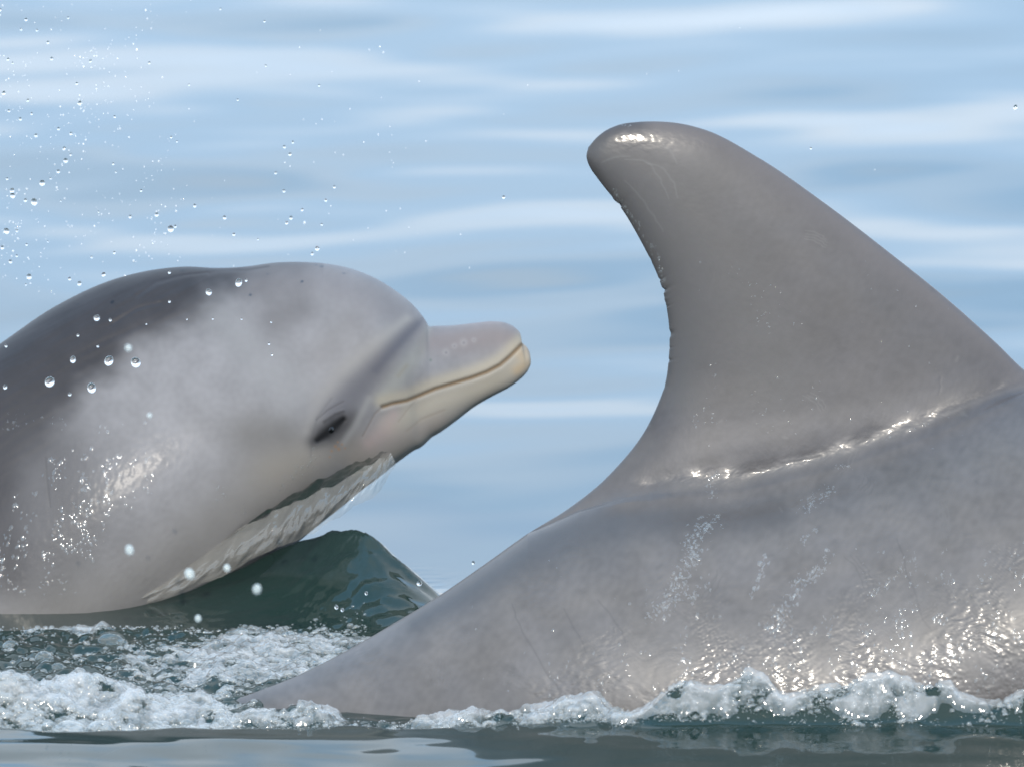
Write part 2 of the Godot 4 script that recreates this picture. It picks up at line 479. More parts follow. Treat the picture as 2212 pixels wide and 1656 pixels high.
	for i in rows:
		var q := PackedFloat32Array()
		for m in 6: q.append(hermite(ts, ch[m], tt[i]))
		for j in cols:
			var f := 0.5 - 0.5 * cs[j]
			var x := lerpf(q[0], q[2], f)
			var y := lerpf(q[1], q[3], f)
			var z := lerpf(q[5], q[4], up[j]) * lerpf(lerpf(sn[j], sn0[j], smoothstep(650.0, 850.0, x)), sj[j], smoothstep(740.0, 930.0, x))
			if x > -70.0 and j <= near: z += cv.relief(x, y) * smoothstep(0.0, 0.25, sn[j])
			p[i * cols + j] = Vector3((x - 600.0) * k, (900.0 - y) * k, z * k)
			uv[i * cols + j] = cv.uv(clampf(x, -75.0, 1175.0), clampf(y, 525.0, 1435.0))
	var mat := StandardMaterial3D.new()
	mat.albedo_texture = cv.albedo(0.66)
	mat.roughness = 0.55
	mat.metallic_specular = 0.30
	mat.clearcoat_enabled = true
	mat.clearcoat = 0.05
	mat.clearcoat_roughness = 0.2
	var root := Node3D.new()
	root.name = "dolphin_calf"
	add_child(root)
	root.position = Vector3(wx(600, zc), 0.306 + SLOPE * zc + (828 - 900) * k * cos(pitch), zc - (828 - 900) * k * sin(pitch))
	root.rotation.x = -pitch
	tag(root, "young pale grey dolphin lifting its short beak out of the water behind the adult", "dolphin", "dolphins at the surface")
	var body := grid_mesh(p, uv, rows, cols, false)
	obj("body", body, mat, root)
	calf = root
	calf_skin = skin_lookup(body, rows, cols, near + 1, 600.0, 900.0, k)
	# the eye, sunk in its socket
	var eye := SphereMesh.new()
	eye.radius = 12.0 * k; eye.height = 24.0 * k
	var em := StandardMaterial3D.new()
	em.albedo_color = Color(0.012, 0.011, 0.011)
	em.roughness = 0.06
	var eo := obj("eye", eye, em, root)
	var at: int = calf_skin.cells[int(928.0 / 5.0) * 480 + int(717.0 / 5.0)]
	eo.position = calf_skin.p[at] - calf_skin.n[at] * 9.5 * k
	print("calf ", rows, "x", cols)


# ------------------------------------------------------------------ adult
func build_adult() -> void:
	var k := UNIT
	var cv := Canvas.new(360, 240, 2360, 1740, 1.25)
	for j in cv.h:
		var y := 240 + (j + 0.5) * 1.25
		for i in cv.w:
			var x := 360 + (i + 0.5) * 1.25
			var n := j * cv.w + i
			var mot := 1.0 + 0.13 * noise.get_noise_2d(x * 0.006 + 11.0, y * 0.006) + 0.07 * rough_noise.get_noise_2d(x * 0.018, y * 0.022)
			var warm := 0.5 + 0.5 * noise.get_noise_2d(x * 0.008 + 80.0, y * 0.011)
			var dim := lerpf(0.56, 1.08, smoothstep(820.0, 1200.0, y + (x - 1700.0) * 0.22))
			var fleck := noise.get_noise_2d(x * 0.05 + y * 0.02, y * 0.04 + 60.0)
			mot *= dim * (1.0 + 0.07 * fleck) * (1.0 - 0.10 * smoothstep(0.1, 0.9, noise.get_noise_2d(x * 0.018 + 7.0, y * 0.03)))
			mot *= 1.0 + 0.035 * noise.get_noise_2d((x * 0.75 + y * 0.6) * 0.006, (y * 0.75 - x * 0.6) * 0.035 + 5.0)
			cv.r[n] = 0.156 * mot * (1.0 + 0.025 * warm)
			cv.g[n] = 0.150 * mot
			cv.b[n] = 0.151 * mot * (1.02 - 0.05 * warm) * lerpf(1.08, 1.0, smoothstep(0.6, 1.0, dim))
			var wet := smoothstep(900.0, 1300.0, y + (x - 1700.0) * 0.25)
			var wq := noise.get_noise_2d(x * 0.01, y * 0.006) * 30.0
			var patch := smoothstep(-0.1, 0.45, noise.get_noise_2d(x * 0.0055 + 3.0, y * 0.0075) + 0.35 * smoothstep(1300.0, 1480.0, y) * smoothstep(1300.0, 1700.0, x))
			var film := rough_noise.get_noise_2d((x + wq * 1.6) * 0.045 + (y - 900.0) * 0.020, (y + wq) * 0.036)
			cv.e[n] = film * lerpf(0.035, 0.75 * patch + 0.2, wet) + rough_noise.get_noise_2d(x * 0.10 + 40.0, y * 0.085) * lerpf(0.03, 0.5 * patch + 0.14, wet)
	# water creeping along the root of the fin breaks up its wet line
	var root_x := PackedFloat32Array([1250, 1450, 1600, 1760, 1900, 2010, 2212, 2360])
	var root_y := PackedFloat32Array([1100, 1044, 1030, 992, 948, 908, 826, 790])
	for i in cv.w:
		var x := 360 + (i + 0.5) * 1.25
		if x < 1240.0: continue
		var mid := line(root_x, root_y, x)
		for j in range(maxi(0, int((mid - 70.0 - 240.0) / 1.25)), mini(cv.h, int((mid + 70.0 - 240.0) / 1.25))):
			var y := 240 + (j + 0.5) * 1.25
			var band := exp(-pow((y - mid) / 22.0, 2.0))
			cv.e[j * cv.w + i] += band * (rough_noise.get_noise_2d(x * 0.034 + y * 0.02, y * 0.05) * 0.75 + 5.0 * noise.get_noise_2d(x * 0.010, 9.0))
	for j in 90:
		for i in range(700, 960):
			var x := 360 + (i + 0.5) * 1.25
			var y := 240 + (j + 0.5) * 1.25
			cv.e[j * cv.w + i] += rough_noise.get_noise_2d(x * 0.05, y * 0.06) * 0.22 * smoothstep(345.0, 300.0, y)
	var c := cv
	# lighter leading edge, darker trailing half
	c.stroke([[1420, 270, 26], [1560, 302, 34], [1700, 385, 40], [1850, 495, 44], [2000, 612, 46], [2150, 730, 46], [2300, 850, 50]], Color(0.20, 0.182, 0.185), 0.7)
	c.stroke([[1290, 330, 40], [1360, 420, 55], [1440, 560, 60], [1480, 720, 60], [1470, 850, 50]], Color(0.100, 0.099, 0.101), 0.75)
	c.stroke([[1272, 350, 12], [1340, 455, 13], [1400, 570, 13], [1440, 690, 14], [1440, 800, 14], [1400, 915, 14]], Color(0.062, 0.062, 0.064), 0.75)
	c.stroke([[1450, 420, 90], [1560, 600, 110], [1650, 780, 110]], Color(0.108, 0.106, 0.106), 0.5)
	# dark band below the rear of the fin
	c.stroke([[900, 1340, 24], [1050, 1255, 36], [1200, 1160, 42], [1350, 1120, 44], [1520, 1125, 40], [1680, 1110, 30]], Color(0.095, 0.09, 0.092), 0.75)
	c.stroke([[1200, 1090, 26], [1330, 1020, 26], [1400, 960, 22]], Color(0.135, 0.13, 0.132), 0.6)
	c.stroke([[1460, 1050, 16], [1600, 1034, 15], [1760, 994, 14], [1900, 948, 12], [2010, 908, 7]], Color(0.205, 0.195, 0.19), 0.45, 0.4)
	c.stroke([[1180, 1130, 14], [1300, 1085, 18], [1460, 1050, 16]], Color(0.18, 0.17, 0.168), 0.4, 0.3)
	c.stroke([[2010, 905, 5], [2120, 862, 5], [2230, 826, 5]], Color(0.19, 0.18, 0.18), 0.3, 0.2)
	# pale scratches near the tip, then sets of faint rakes, then dark creases of the flank
	for q in [[[1350, 345], [1395, 350], [1425, 385], [1442, 430]], [[1395, 352], [1432, 364], [1454, 395], [1464, 428]], [[1428, 308], [1448, 328], [1462, 354]], [[1350, 390], [1382, 426], [1412, 466], [1430, 500]], [[1300, 352], [1330, 340], [1362, 338]]]:
		c.stroke(curved(q, 2.4), Color(0.165, 0.168, 0.172), 0.4)
	for q in 16:
		var a := Vector2(rng.randf_range(1400, 2150), rng.randf_range(450, 1350))
		var d := Vector2.from_angle(rng.randf_range(0.4, 2.6)) * rng.randf_range(30, 80)
		var side := d.orthogonal().normalized() * rng.randf_range(6, 10)
		for m in rng.randi_range(2, 4):
			var b := a + side * m + d * rng.randf_range(-0.1, 0.1)
			c.stroke(curved([[b.x, b.y], [b.x + d.x * 0.5 + side.x * 0.7, b.y + d.y * 0.5 + side.y * 0.7], [b.x + d.x, b.y + d.y]], 1.8), Color(0.19, 0.186, 0.188) if q % 3 else Color(0.085, 0.082, 0.084), 0.28)
	for q in [[[1105, 1300], [1125, 1350], [1165, 1420], [1205, 1480]], [[1215, 1310], [1240, 1350], [1262, 1400]], [[1290, 1290], [1330, 1340], [1350, 1380]], [[1930, 1160], [1950, 1230], [1985, 1330], [2030, 1390]], [[2010, 790], [2030, 815], [2025, 850]]]:
		c.stroke(curved(q, 2.6), Color(0.10, 0.095, 0.10), 0.38, -0.15)
	for q in 46:
		var a := Vector2(rng.randf_range(1350, 2200), rng.randf_range(420, 1400))
		c.stroke([[a.x, a.y, rng.randf_range(2, 7)], [a.x + rng.randf_range(-14, 14), a.y + rng.randf_range(-10, 10), 3]], Color(0.095, 0.092, 0.095) if q % 3 else Color(0.20, 0.195, 0.195), 0.28)
	# silhouette rows: trailing side, leading side, fin half thickness
	var row := [[1271, 318, 1271, 318, 0], [1267, 336, 1288, 298, 7], [1269, 348, 1305, 284, 11], [1276, 364, 1335, 270, 16], [1290, 384, 1380, 263, 20], [1306, 405, 1440, 263, 23], [1340, 447, 1520, 279, 27], [1384, 520, 1640, 341, 32], [1427, 612, 1780, 437, 37], [1445, 700, 1920, 544, 41], [1445, 770, 2040, 640, 44], [1431, 848, 2150, 738, 47], [1390, 935, 2215, 800, 51], [1315, 1026, 2300, 850, 56], [1230, 1096, 2420, 900, 54], [1140, 1152, 2540, 960, 34], [1050, 1216, 2660, 1020, 10], [950, 1285, 2780, 1090, 0], [850, 1346, 2880, 1160, 0], [750, 1404, 2960, 1240, 0], [650, 1455, 3020, 1340, 0], [560, 1491, 3060, 1450, 0], [470, 1524, 3080, 1570, 0], [360, 1570, 3060, 1700, 0], [200, 1640, 3000, 1850, 0], [0, 1730, 2900, 2000, 0]]
	var yx := PackedFloat32Array([-100, 200, 360, 470, 560, 650, 750, 850, 950, 1050, 1140, 1250, 1350, 1450, 1600, 1760, 1900, 2010, 2100, 2212, 2300, 2420, 2540, 2660, 2780, 2880, 2960, 3020, 3100])
	var yv := PackedFloat32Array([1775, 1640, 1570, 1524, 1491, 1455, 1404, 1346, 1285, 1216, 1152, 1102, 1074, 1060, 1048, 1010, 967, 928, 889, 844, 856, 900, 960, 1020, 1090, 1160, 1240, 1340, 1500])
	var rx := PackedFloat32Array([-100, 360, 700, 1000, 1300, 1600, 2000, 2300, 2700, 3100])
	var rv := PackedFloat32Array([40, 80, 215, 345, 430, 490, 525, 545, 500, 340])
	var ts := PackedFloat32Array()
	var ch := []
	for q in 5: ch.append(PackedFloat32Array())
	var acc := 0.0
	for i in row.size():
		if i > 0: acc += 0.5 * (Vector2(row[i][0] - row[i - 1][0], row[i][1] - row[i - 1][1]).length() + Vector2(row[i][2] - row[i - 1][2], row[i][3] - row[i - 1][3]).length())
		ts.append(acc)
		for q in 5: ch[q].append(row[i][q])
	var tt := PackedFloat32Array()
	var t := 0.0
	while t < acc:
		tt.append(t)
		t += 0.6 if t < 30.0 else 2.8
	tt.append(acc)
	var nick := [[443, 4.5, 7], [431, -1.6, 6], [604, 2.4, 4], [627, 5.5, 8], [647, -1.2, 5], [662, 1.8, 3], [721, 3.4, 11], [752, 1.2, 4], [779, 2.6, 6], [560, 1.0, 9], [836, 1.2, 8]]
	var cols := 560
	var rows := tt.size()
	var p := PackedVector3Array(); p.resize(rows * cols)
	var uv := PackedVector2Array(); uv.resize(rows * cols)
	var us := PackedFloat32Array(); var prof := PackedFloat32Array()
	for j in cols:
		var a := float(j) / (cols - 1)
		var u := lerpf(a, 0.5 - 0.5 * cos(PI * a), 0.55)
		us.append(u)
		prof.append(pow(maxf(0.0, 1.0 - pow(absf(2.0 * u - 1.0), 2.4)), 0.55))
	for i in rows:
		var q := PackedFloat32Array()
		for m in 5: q.append(hermite(ts, ch[m], tt[i]))
		var lx := q[0]
		for a in nick:
			if absf(q[1] - a[0]) < a[2]: lx += a[1] * pow(cos(PI * 0.5 * (q[1] - a[0]) / a[2]), 2.0)
		for j in cols:
			var x := lerpf(q[0], q[2], us[j]) + (lx - q[0]) * exp(-us[j] * (q[2] - q[0]) / 9.0)
			var y := lerpf(q[1], q[3], us[j])
			var hf := q[4] * prof[j]
			var hb := 0.0
			var yd := line(yx, yv, x)
			if y > yd - 150.0:
				var rr := line(rx, rv, x)
				var d := (y - yd) * 0.92
				var soft := 0.0 if d < -42.0 else (d if d > 42.0 else (d + 42.0) * (d + 42.0) / 168.0)
				d = lerpf(maxf(d, 0.0), soft, smoothstep(4.0, 44.0, hf))
				hb = 0.70 * rr * pow(maxf(0.0, 1.0 - pow(absf(1.0 - d / rr), 1.8)), 0.66)
			# smooth union of fin blade and barrel of the body
			var z := maxf(hf, hb)
			var dd := absf(hf - hb)
			if dd < 100.0 and hf > 0.0: z += (100.0 - dd) * (100.0 - dd) / 400.0 * smoothstep(0.0, 60.0, minf(hf * 1.4, hb))
			if x < 2340.0 and y < 1735.0 and x > 370.0: z += cv.relief(x, y) * smoothstep(0.0, 14.0, z) * smoothstep(2340.0, 2225.0, x)
			p[i * cols + j] = Vector3((x - 1700.0) * k, (1200.0 - y) * k, z * k)
			uv[i * cols + j] = cv.uv(clampf(x, 365.0, 2350.0), clampf(y, 245.0, 1735.0))
	# the far side, at a third of the resolution, joined to the near side along the outline
	var fr := PackedInt32Array(); var fc := PackedInt32Array()
	for i in range(0, rows - 1, 3): fr.append(i)
	fr.append(rows - 1)
	for j in range(0, cols - 1, 4): fc.append(j)
	fc.append(cols - 1)
	var fp := PackedVector3Array(); var fuv := PackedVector2Array()
	for i in fr:
		for j in fc:
			var a := p[i * cols + j]
			fp.append(Vector3(a.x, a.y, -a.z)); fuv.append(uv[i * cols + j])
	var mesh := grid_mesh(p, uv, rows, cols, true)
	var far_mesh := grid_mesh(fp, fuv, fr.size(), fc.size(), false)
	var both := SurfaceTool.new()
	both.begin(Mesh.PRIMITIVE_TRIANGLES)
	both.append_from(mesh, 0, Transform3D())
	both.append_from(far_mesh, 0, Transform3D())
	var mat := StandardMaterial3D.new()
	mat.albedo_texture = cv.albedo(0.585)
	mat.roughness = 0.42
	mat.metallic_specular = 0.40
	mat.clearcoat_enabled = true
	mat.clearcoat = 0.20
	mat.clearcoat_roughness = 0.13
	var root := Node3D.new()
	root.name = "adult_dolphin"
	add_child(root)
	root.position = Vector3(wx(1700, 0), 0.306 + (828 - 1200) * k * cos(pitch), -(828 - 1200) * k * sin(pitch))
	root.rotation.x = -pitch
	tag(root, "large grey adult dolphin showing its tall hooked dorsal fin and wet back", "dolphin", "dolphins at the surface")
	obj("body", both.commit(), mat, root)
	adult = root
	adult_skin = skin_lookup(mesh, rows, cols, cols, 1700.0, 1200.0, k)
	print("adult ", rows, "x", cols)


# ------------------------------------------------------------------ drops, beads, bubbles, foam
func skin_lookup(m: ArrayMesh, rows: int, cols: int, upto: int, cx: float, cy: float, k: float) -> Dictionary:
	var a := m.surface_get_arrays(0)
	var p: PackedVector3Array = a[Mesh.ARRAY_VERTEX]
	var cells := PackedInt32Array()
	cells.resize(480 * 360)
	cells.fill(-1)
	for r in rows:
		for c in upto:
			var n := r * cols + c
			var i := int((p[n].x / k + cx) / 5.0)
			var j := int((cy - p[n].y / k) / 5.0)
			if i >= 0 and i < 480 and j >= 0 and j < 360: cells[j * 480 + i] = n
	return {"p": p, "n": a[Mesh.ARRAY_NORMAL], "cells": cells, "k": k}

func dome(rings: int, segs: int, deep: float) -> ArrayMesh:          # part of a unit sphere, open below
	var p := PackedVector3Array()
	for r in rings + 1:
		var a := lerpf(0.02, deep, float(r) / rings)
		for c in segs + 1:
			var t := TAU * c / segs
			p.append(Vector3(sin(a) * cos(t), cos(a), sin(a) * sin(t)))
	return grid_mesh(p, PackedVector2Array(), rings + 1, segs + 1, false)

func multi(called: String, mesh: Mesh, mat: Material, at: Array, parent: Node = self) -> MultiMeshInstance3D:
	var mm := MultiMesh.new()
	mm.transform_format = MultiMesh.TRANSFORM_3D
	mm.mesh = mesh
	mm.instance_count = at.size()
	for i in at.size(): mm.set_instance_transform(i, at[i])
	var o := MultiMeshInstance3D.new()
	o.name = called
	o.multimesh = mm
	o.material_override = mat
	o.set_meta("kind", "stuff")
	parent.add_child(o, true)
	return o

func clear_water(alpha: float, rough: float) -> StandardMaterial3D:
	var m := StandardMaterial3D.new()
	m.transparency = BaseMaterial3D.TRANSPARENCY_ALPHA
	m.albedo_color = Color(0.85, 0.9, 0.9, alpha)
	m.roughness = rough
	m.metallic_specular = 0.5
	return m

func bead(skin: Dictionary, x: float, y: float, r: float, long: float, out: Array) -> void:
	var i := int(x / 5.0)
	var j := int(y / 5.0)
	if i < 0 or j < 0 or i >= 480 or j >= 360: return
	var n: int = skin.cells[j * 480 + i]
	if n < 0: return
	var up: Vector3 = skin.n[n]
	if up.z < 0.12: return
	var k: float = skin.k
	var down := (Vector3(rng.randf_range(-0.5, 0.2), -1, 0) - up * -up.y).normalized()
	var side := up.cross(down).normalized()
	down = side.cross(up)
	var b := Basis(side * r * k, up * r * k * rng.randf_range(0.09, 0.42), down * r * k * long)
	var jit := side * rng.randf_range(-2.5, 2.5) * k + down * rng.randf_range(-2.5, 2.5) * k
	b = b.scaled(Vector3.ONE * 0.8)
	out.append(Transform3D(b, skin.p[n] + jit - up * r * k * 0.1))

func bead_path(skin: Dictionary, pts: Array, count: int, spread: float, r0: float, r1: float, long: float, out: Array) -> void:
	for q in count:
		var f := rng.randf() * (pts.size() - 1)
		var i := mini(int(f), pts.size() - 2)
		var a := Vector2(pts[i][0], pts[i][1]).lerp(Vector2(pts[i + 1][0], pts[i + 1][1]), f - i)
		bead(skin, a.x + rng.randfn() * spread, a.y + rng.randfn() * spread, lerpf(r0, r1, pow(rng.randf(), 2.0)), long * rng.randf_range(0.8, 1.3), out)

func bead_area(skin: Dictionary, x0: float, y0: float, x1: float, y1: float, count: int, r0: float, r1: float, long: float, out: Array) -> void:
	var done := 0
	for q in count * 12:
		if done >= count: return
		var x := rng.randf_range(x0, x1)
		var y := rng.randf_range(y0, y1)
		if rough_noise.get_noise_2d(x * 0.018, y * 0.012) < rng.randf_range(-0.05, 0.35): continue
		bead(skin, x, y, lerpf(r0, r1, pow(rng.randf(), 2.0)), long * rng.randf_range(0.7, 1.5), out)
		done += 1

func build_beads() -> void:
	var m := clear_water(0.03, 0.09)
	var d := dome(5, 10, 1.35)
	var at := []
	var z6 := func(pts: Array) -> Array:
		var o := []
		for q in pts: o.append([1296.0 + q[0] * 0.414, 756.0 + q[1] * 0.414])
		return o
	bead_path(adult_skin, z6.call([[605, 860], [560, 900], [500, 960], [450, 1030], [490, 1060], [420, 1160], [390, 1240], [330, 1300], [260, 1390]]), 420, 11.0, 2.0, 5.4, 1.2, at)
	bead_path(adult_skin, z6.call([[1200, 715], [1110, 770], [1050, 815]]), 90, 8.0, 2.0, 5.0, 1.1, at)
	bead_path(adult_skin, z6.call([[1230, 610], [1270, 590], [1300, 620]]), 22, 4.0, 1.6, 3.2, 1.1, at)
	bead_path(adult_skin, z6.call([[1120, 910], [1050, 975], [1045, 1000]]), 18, 3.0, 2.0, 4.5, 1.8, at)
	bead_path(adult_skin, z6.call([[1190, 1010], [1150, 1110], [1060, 1180], [970, 1200]]), 70, 5.0, 2.2, 5.4, 1.5, at)
	bead_path(adult_skin, z6.call([[850, 1055], [820, 1160], [775, 1260]]), 46, 4.0, 2.2, 5.6, 1.5, at)
	bead_path(adult_skin, z6.call([[1020, 1250], [930, 1330], [890, 1440]]), 110, 9.0, 2.2, 5.6, 1.3, at)
	bead_path(adult_skin, z6.call([[1550, 1120], [1480, 1205], [1370, 1265]]), 45, 4.0, 1.6, 3.8, 1.3, at)
	bead_path(adult_skin, z6.call([[550, 1165], [500, 1250], [450, 1285]]), 40, 6.0, 1.8, 4.5, 1.5, at)
	bead_path(adult_skin, z6.call([[600, 620], [575, 690], [590, 770]]), 34, 5.0, 1.6, 4.0, 1.2, at)
	bead_path(adult_skin, z6.call([[1480, 470], [1600, 420], [1720, 370]]), 14, 2.5, 1.8, 5.0, 0.8, at)
	bead_path(adult_skin, z6.call([[560, 100], [600, 60], [550, 280], [480, 380], [680, 345]]), 26, 7.0, 1.4, 3.4, 1.2, at)
	bead_path(adult_skin, z6.call([[930, 130], [790, 310], [890, 410], [1070, 240]]), 18, 12.0, 1.4, 3.4, 1.2, at)
	bead_path(adult_skin, [[1590, 580], [1660, 640], [1640, 700], [1750, 690]], 34, 14.0, 1.4, 3.2, 1.4, at)
	bead_path(adult_skin, [[1321, 398], [1345, 448], [1385, 498], [1420, 560], [1434, 620]], 70, 3.0, 2.0, 5.0, 1.4, at)
	bead_path(adult_skin, [[1340, 273], [1362, 271]], 8, 1.0, 1.8, 3.0, 1.0, at)
	bead_area(adult_skin, 1850, 1180, 2230, 1360, 150, 1.8, 4.6, 1.3, at)
	bead_area(adult_skin, 1420, 1320, 2230, 1490, 420, 1.8, 5.4, 1.7, at)
	bead_area(adult_skin, 1180, 1400, 1480, 1540, 60, 1.6, 4.2, 1.3, at)
	bead_area(adult_skin, 1000, 1150, 2200, 1500, 90, 1.6, 4.6, 1.2, at)
	bead_area(adult_skin, 1500, 560, 2100, 1000, 40, 1.4, 3.2, 1.2, at)
	multi("water_beads", d, m, at, adult)
	var bt := []
	for q in [[40, 1060, 220, 1210, 130], [100, 980, 260, 1110, 80], [160, 910, 340, 1070, 50], [20, 1130, 180, 1280, 60], [230, 930, 300, 1180, 30]]:
		bead_area(calf_skin, q[0], q[1], q[2], q[3], q[4], 2.6, 6.0, 1.25, bt)
	bead_path(calf_skin, [[20, 1150], [15, 1240], [45, 1262]], 30, 5.0, 2.0, 6.0, 1.5, bt)
	bead_path(calf_skin, [[95, 1258], [125, 1250], [155, 1246]], 16, 2.0, 3.0, 6.0, 0.8, bt)
	bead_path(calf_skin, [[0, 925], [60, 900], [180, 915]], 34, 8.0, 1.4, 3.4, 1.2, bt)
	bead_path(calf_skin, [[680, 965], [670, 1000], [640, 1030], [610, 1050]], 40, 8.0, 1.6, 4.5, 1.8, bt)
	bead_path(calf_skin, [[470, 1060], [500, 1075], [540, 1100]], 26, 9.0, 1.4, 3.6, 2.2, bt)
	multi("water_beads", d, m, bt, calf)

func z_on_water(px: float, py: float) -> float:
	var y := 0.0
	var z := 0.0
	for q in 5:
		var c := (828.0 - py) * UNIT * 1.0107
		z = -(0.306 - y + c) / (SLOPE - c / DIST)
		z = clampf(z, -0.6, 0.6)
		y = lerpf(y, water_y(wx(px, z), z), 0.7)
	return z

func build_bubbles() -> void:
	var m := clear_water(0.05, 0.02)
	var mesh := dome(14, 28, 1.7)
	var list := [[624, 1363, 26], [597, 1372, 20], [590, 1389, 12], [632, 1386, 13], [616, 1393, 10], [555, 1405, 11], [571, 1374, 13], [725, 1370, 18], [685, 1376, 12], [519, 1367, 18], [236, 1369, 34], [259, 1383, 16], [19, 1385, 21], [11, 1396, 12], [91, 1415, 22], [224, 1470, 46], [38, 1468, 40], [304, 1506, 34], [384, 1502, 30], [266, 1487, 25], [145, 1560, 44], [213, 1562, 36], [1348, 1540, 40], [1251, 1548, 30], [1884, 1497, 28], [1940, 1490, 50], [1911, 1550, 26], [1476, 1566, 16], [916, 1556, 40], [950, 1562, 24], [640, 1410, 11], [655, 1400, 13], [700, 1395, 12], [670, 1420, 9], [605, 1408, 9], [540, 1395, 10], [120, 1440, 16], [300, 1420, 14], [350, 1395, 12], [420, 1388, 11], [480, 1380, 12], [330, 1560, 22], [290, 1580, 20], [400, 1560, 18], [470, 1545, 16], [100, 1520, 24], [60, 1560, 26], [180, 1505, 20], [700, 1545, 20], [610, 1552, 16], [1120, 1552, 18], [1580, 1545, 14], [1700, 1540, 16], [1800, 1538, 18], [2060, 1535, 20], [2150, 1538, 16]]
	for q in list:
		var px: float = q[0]
		var r: float = q[2]
		var z := z_on_water(px, q[1] + r * 0.55)
		var x := wx(px, z)
		var o := obj("foam_bubble", mesh, m)
		var s := r * unit_at(z)
		o.position = Vector3(x, water_y(x, z) - s * 0.15, z)
		o.scale = Vector3(s, s * rng.randf_range(0.75, 0.95), s)
		o.rotation.y = rng.randf() * TAU
		var text := "round clear bubble floating among the foam beside the adult's tail stock"
		var grp := "bubbles beside the tail stock"
		if px > 800: text = "round clear bubble in the foam along the adult's flank"; grp = "bubbles along the flank"
		elif q[1] > 1440: text = "blurred round bubble in the froth heaped in front, nearest the camera"; grp = "bubbles in the nearest froth"
		var own: String = {38: "pale bubble at the picture's left edge in the front froth", 304: "big pale bubble right of the largest one on the front froth", 384: "rightmost big pale bubble of the front froth", 145: "wide flat bubble low in the front froth with dark water under it", 213: "wide bubble touching the lower right of the flat one in the front froth", 1348: "flattened wide bubble at the foot of the tallest foam heap", 1251: "flattened bubble left of the wider one under the tallest foam heap", 916: "large bubble with an inner ring at the foot of the foam below the tail stock", 1884: "clear bubble in the churned water low on the adult's flank, left of the thin film", 725: "clear half bubble resting against the adult's back ridge", 597: "bubble just left of the tallest half bubble between the dolphins", 519: "bubble at the left end of the bubble raft between the dolphins", 19: "bubble at the left picture edge under the young dolphin's belly", 91: "faint flat bubble on dark water at left, before the belly"}.get(int(px), "")
		if own: text = own; grp = ""
		if r >= 46 and px < 300: text = "largest pale bubble on top of the froth in the lower left corner"; grp = ""
		if px == 624: text = "tall clear half bubble standing highest on the foam between both dolphins"; grp = ""
		if px == 236: text = "broad cluster bubble at the edge of the young dolphin's belly"; grp = ""
		if px == 1940: text = "wide thin bubble film leaning on the adult's flank near the picture's edge"; grp = ""
		tag(o, text, "bubble", grp)

func build_foam() -> void:
	var white := StandardMaterial3D.new()
	white.transparency = BaseMaterial3D.TRANSPARENCY_ALPHA
	white.albedo_color = Color(0.74, 0.76, 0.76, 0.17)
	white.roughness = 0.12
	white.metallic_specular = 0.5
	var d := dome(3, 8, 1.75)
	# patches: [column, distance, half width m, half depth m, share, smallest, largest radius mm]
	var near_at := []
	var mid_at := []
	var tries := 0
	while tries < 400000 and near_at.size() < 46000:
		tries += 1
		var z := rng.randf_range(0.0, 0.275)
		var px := rng.randf_range(-420.0, 2660.0)
		var x := wx(px, z)
		var dens := froth_share(x, z) + 0.05 * foam_mask(x, z)
		dens *= clampf(0.62 + rough_noise.get_noise_2d(x * 22.0, z * 26.0) * 1.7, 0.03, 1.2)
		if rng.randf() > dens: continue
		put_bubble(x, z, (rng.randf_range(0.5, 1.3) if rng.randf() < 0.9 else rng.randf_range(1.3, 4.2)) * (1.6 if px < 500.0 else 1.0), near_at)
	tries = 0
	while tries < 160000 and mid_at.size() < 13000:
		tries += 1
		var z := rng.randf_range(-0.38, 0.02)
		var px := rng.randf_range(-120.0, 790.0)
		var x := wx(px, z)
		var dens := mid_density(x, z)
		dens *= clampf(0.5 + rough_noise.get_noise_2d(x * 20.0, z * 34.0) * 1.9, 0.02, 1.2)
		if rng.randf() > dens: continue
		put_bubble(x, z, rng.randf_range(0.6, 1.4) if rng.randf() < 0.9 else rng.randf_range(1.4, 4.0), mid_at)
	var froth := StandardMaterial3D.new()
	froth.vertex_color_use_as_albedo = true
	froth.transparency = BaseMaterial3D.TRANSPARENCY_ALPHA
	froth.albedo_color = Color(1, 1, 1, 0.26)
	froth.roughness = 0.10
	froth.metallic_specular = 0.5
	var a := multi("foam", d, white, near_at)
	tag(a, "white froth of fine bubbles heaped along the waterline of the adult", "foam")
	var b := multi("foam", d, white, mid_at)
	tag(b, "pale foam streaks on dark green water between the two dolphins", "foam")
	obj("froth", froth_sheet(-460.0, 2700.0, 0.02, 0.27, 0.00125, 0.0014, true), froth, a).set_meta("kind", "stuff")
	obj("froth", froth_sheet(-120.0, 800.0, -0.385, 0.03, 0.0016, 0.0022, false), froth, b).set_meta("kind", "stuff")
	print("foam ", near_at.size(), " ", mid_at.size())

func mid_density(x: float, z: float) -> float:
	var dens := 0.05
	for q in mid_patches:
		var dx: float = (x - wx(q[0], q[1])) / q[2]
		var dz: float = (z - q[1]) / q[3]
		var e := dx * dx + dz * dz
		if e < 6.0: dens += q[4] * exp(-e)
	return dens

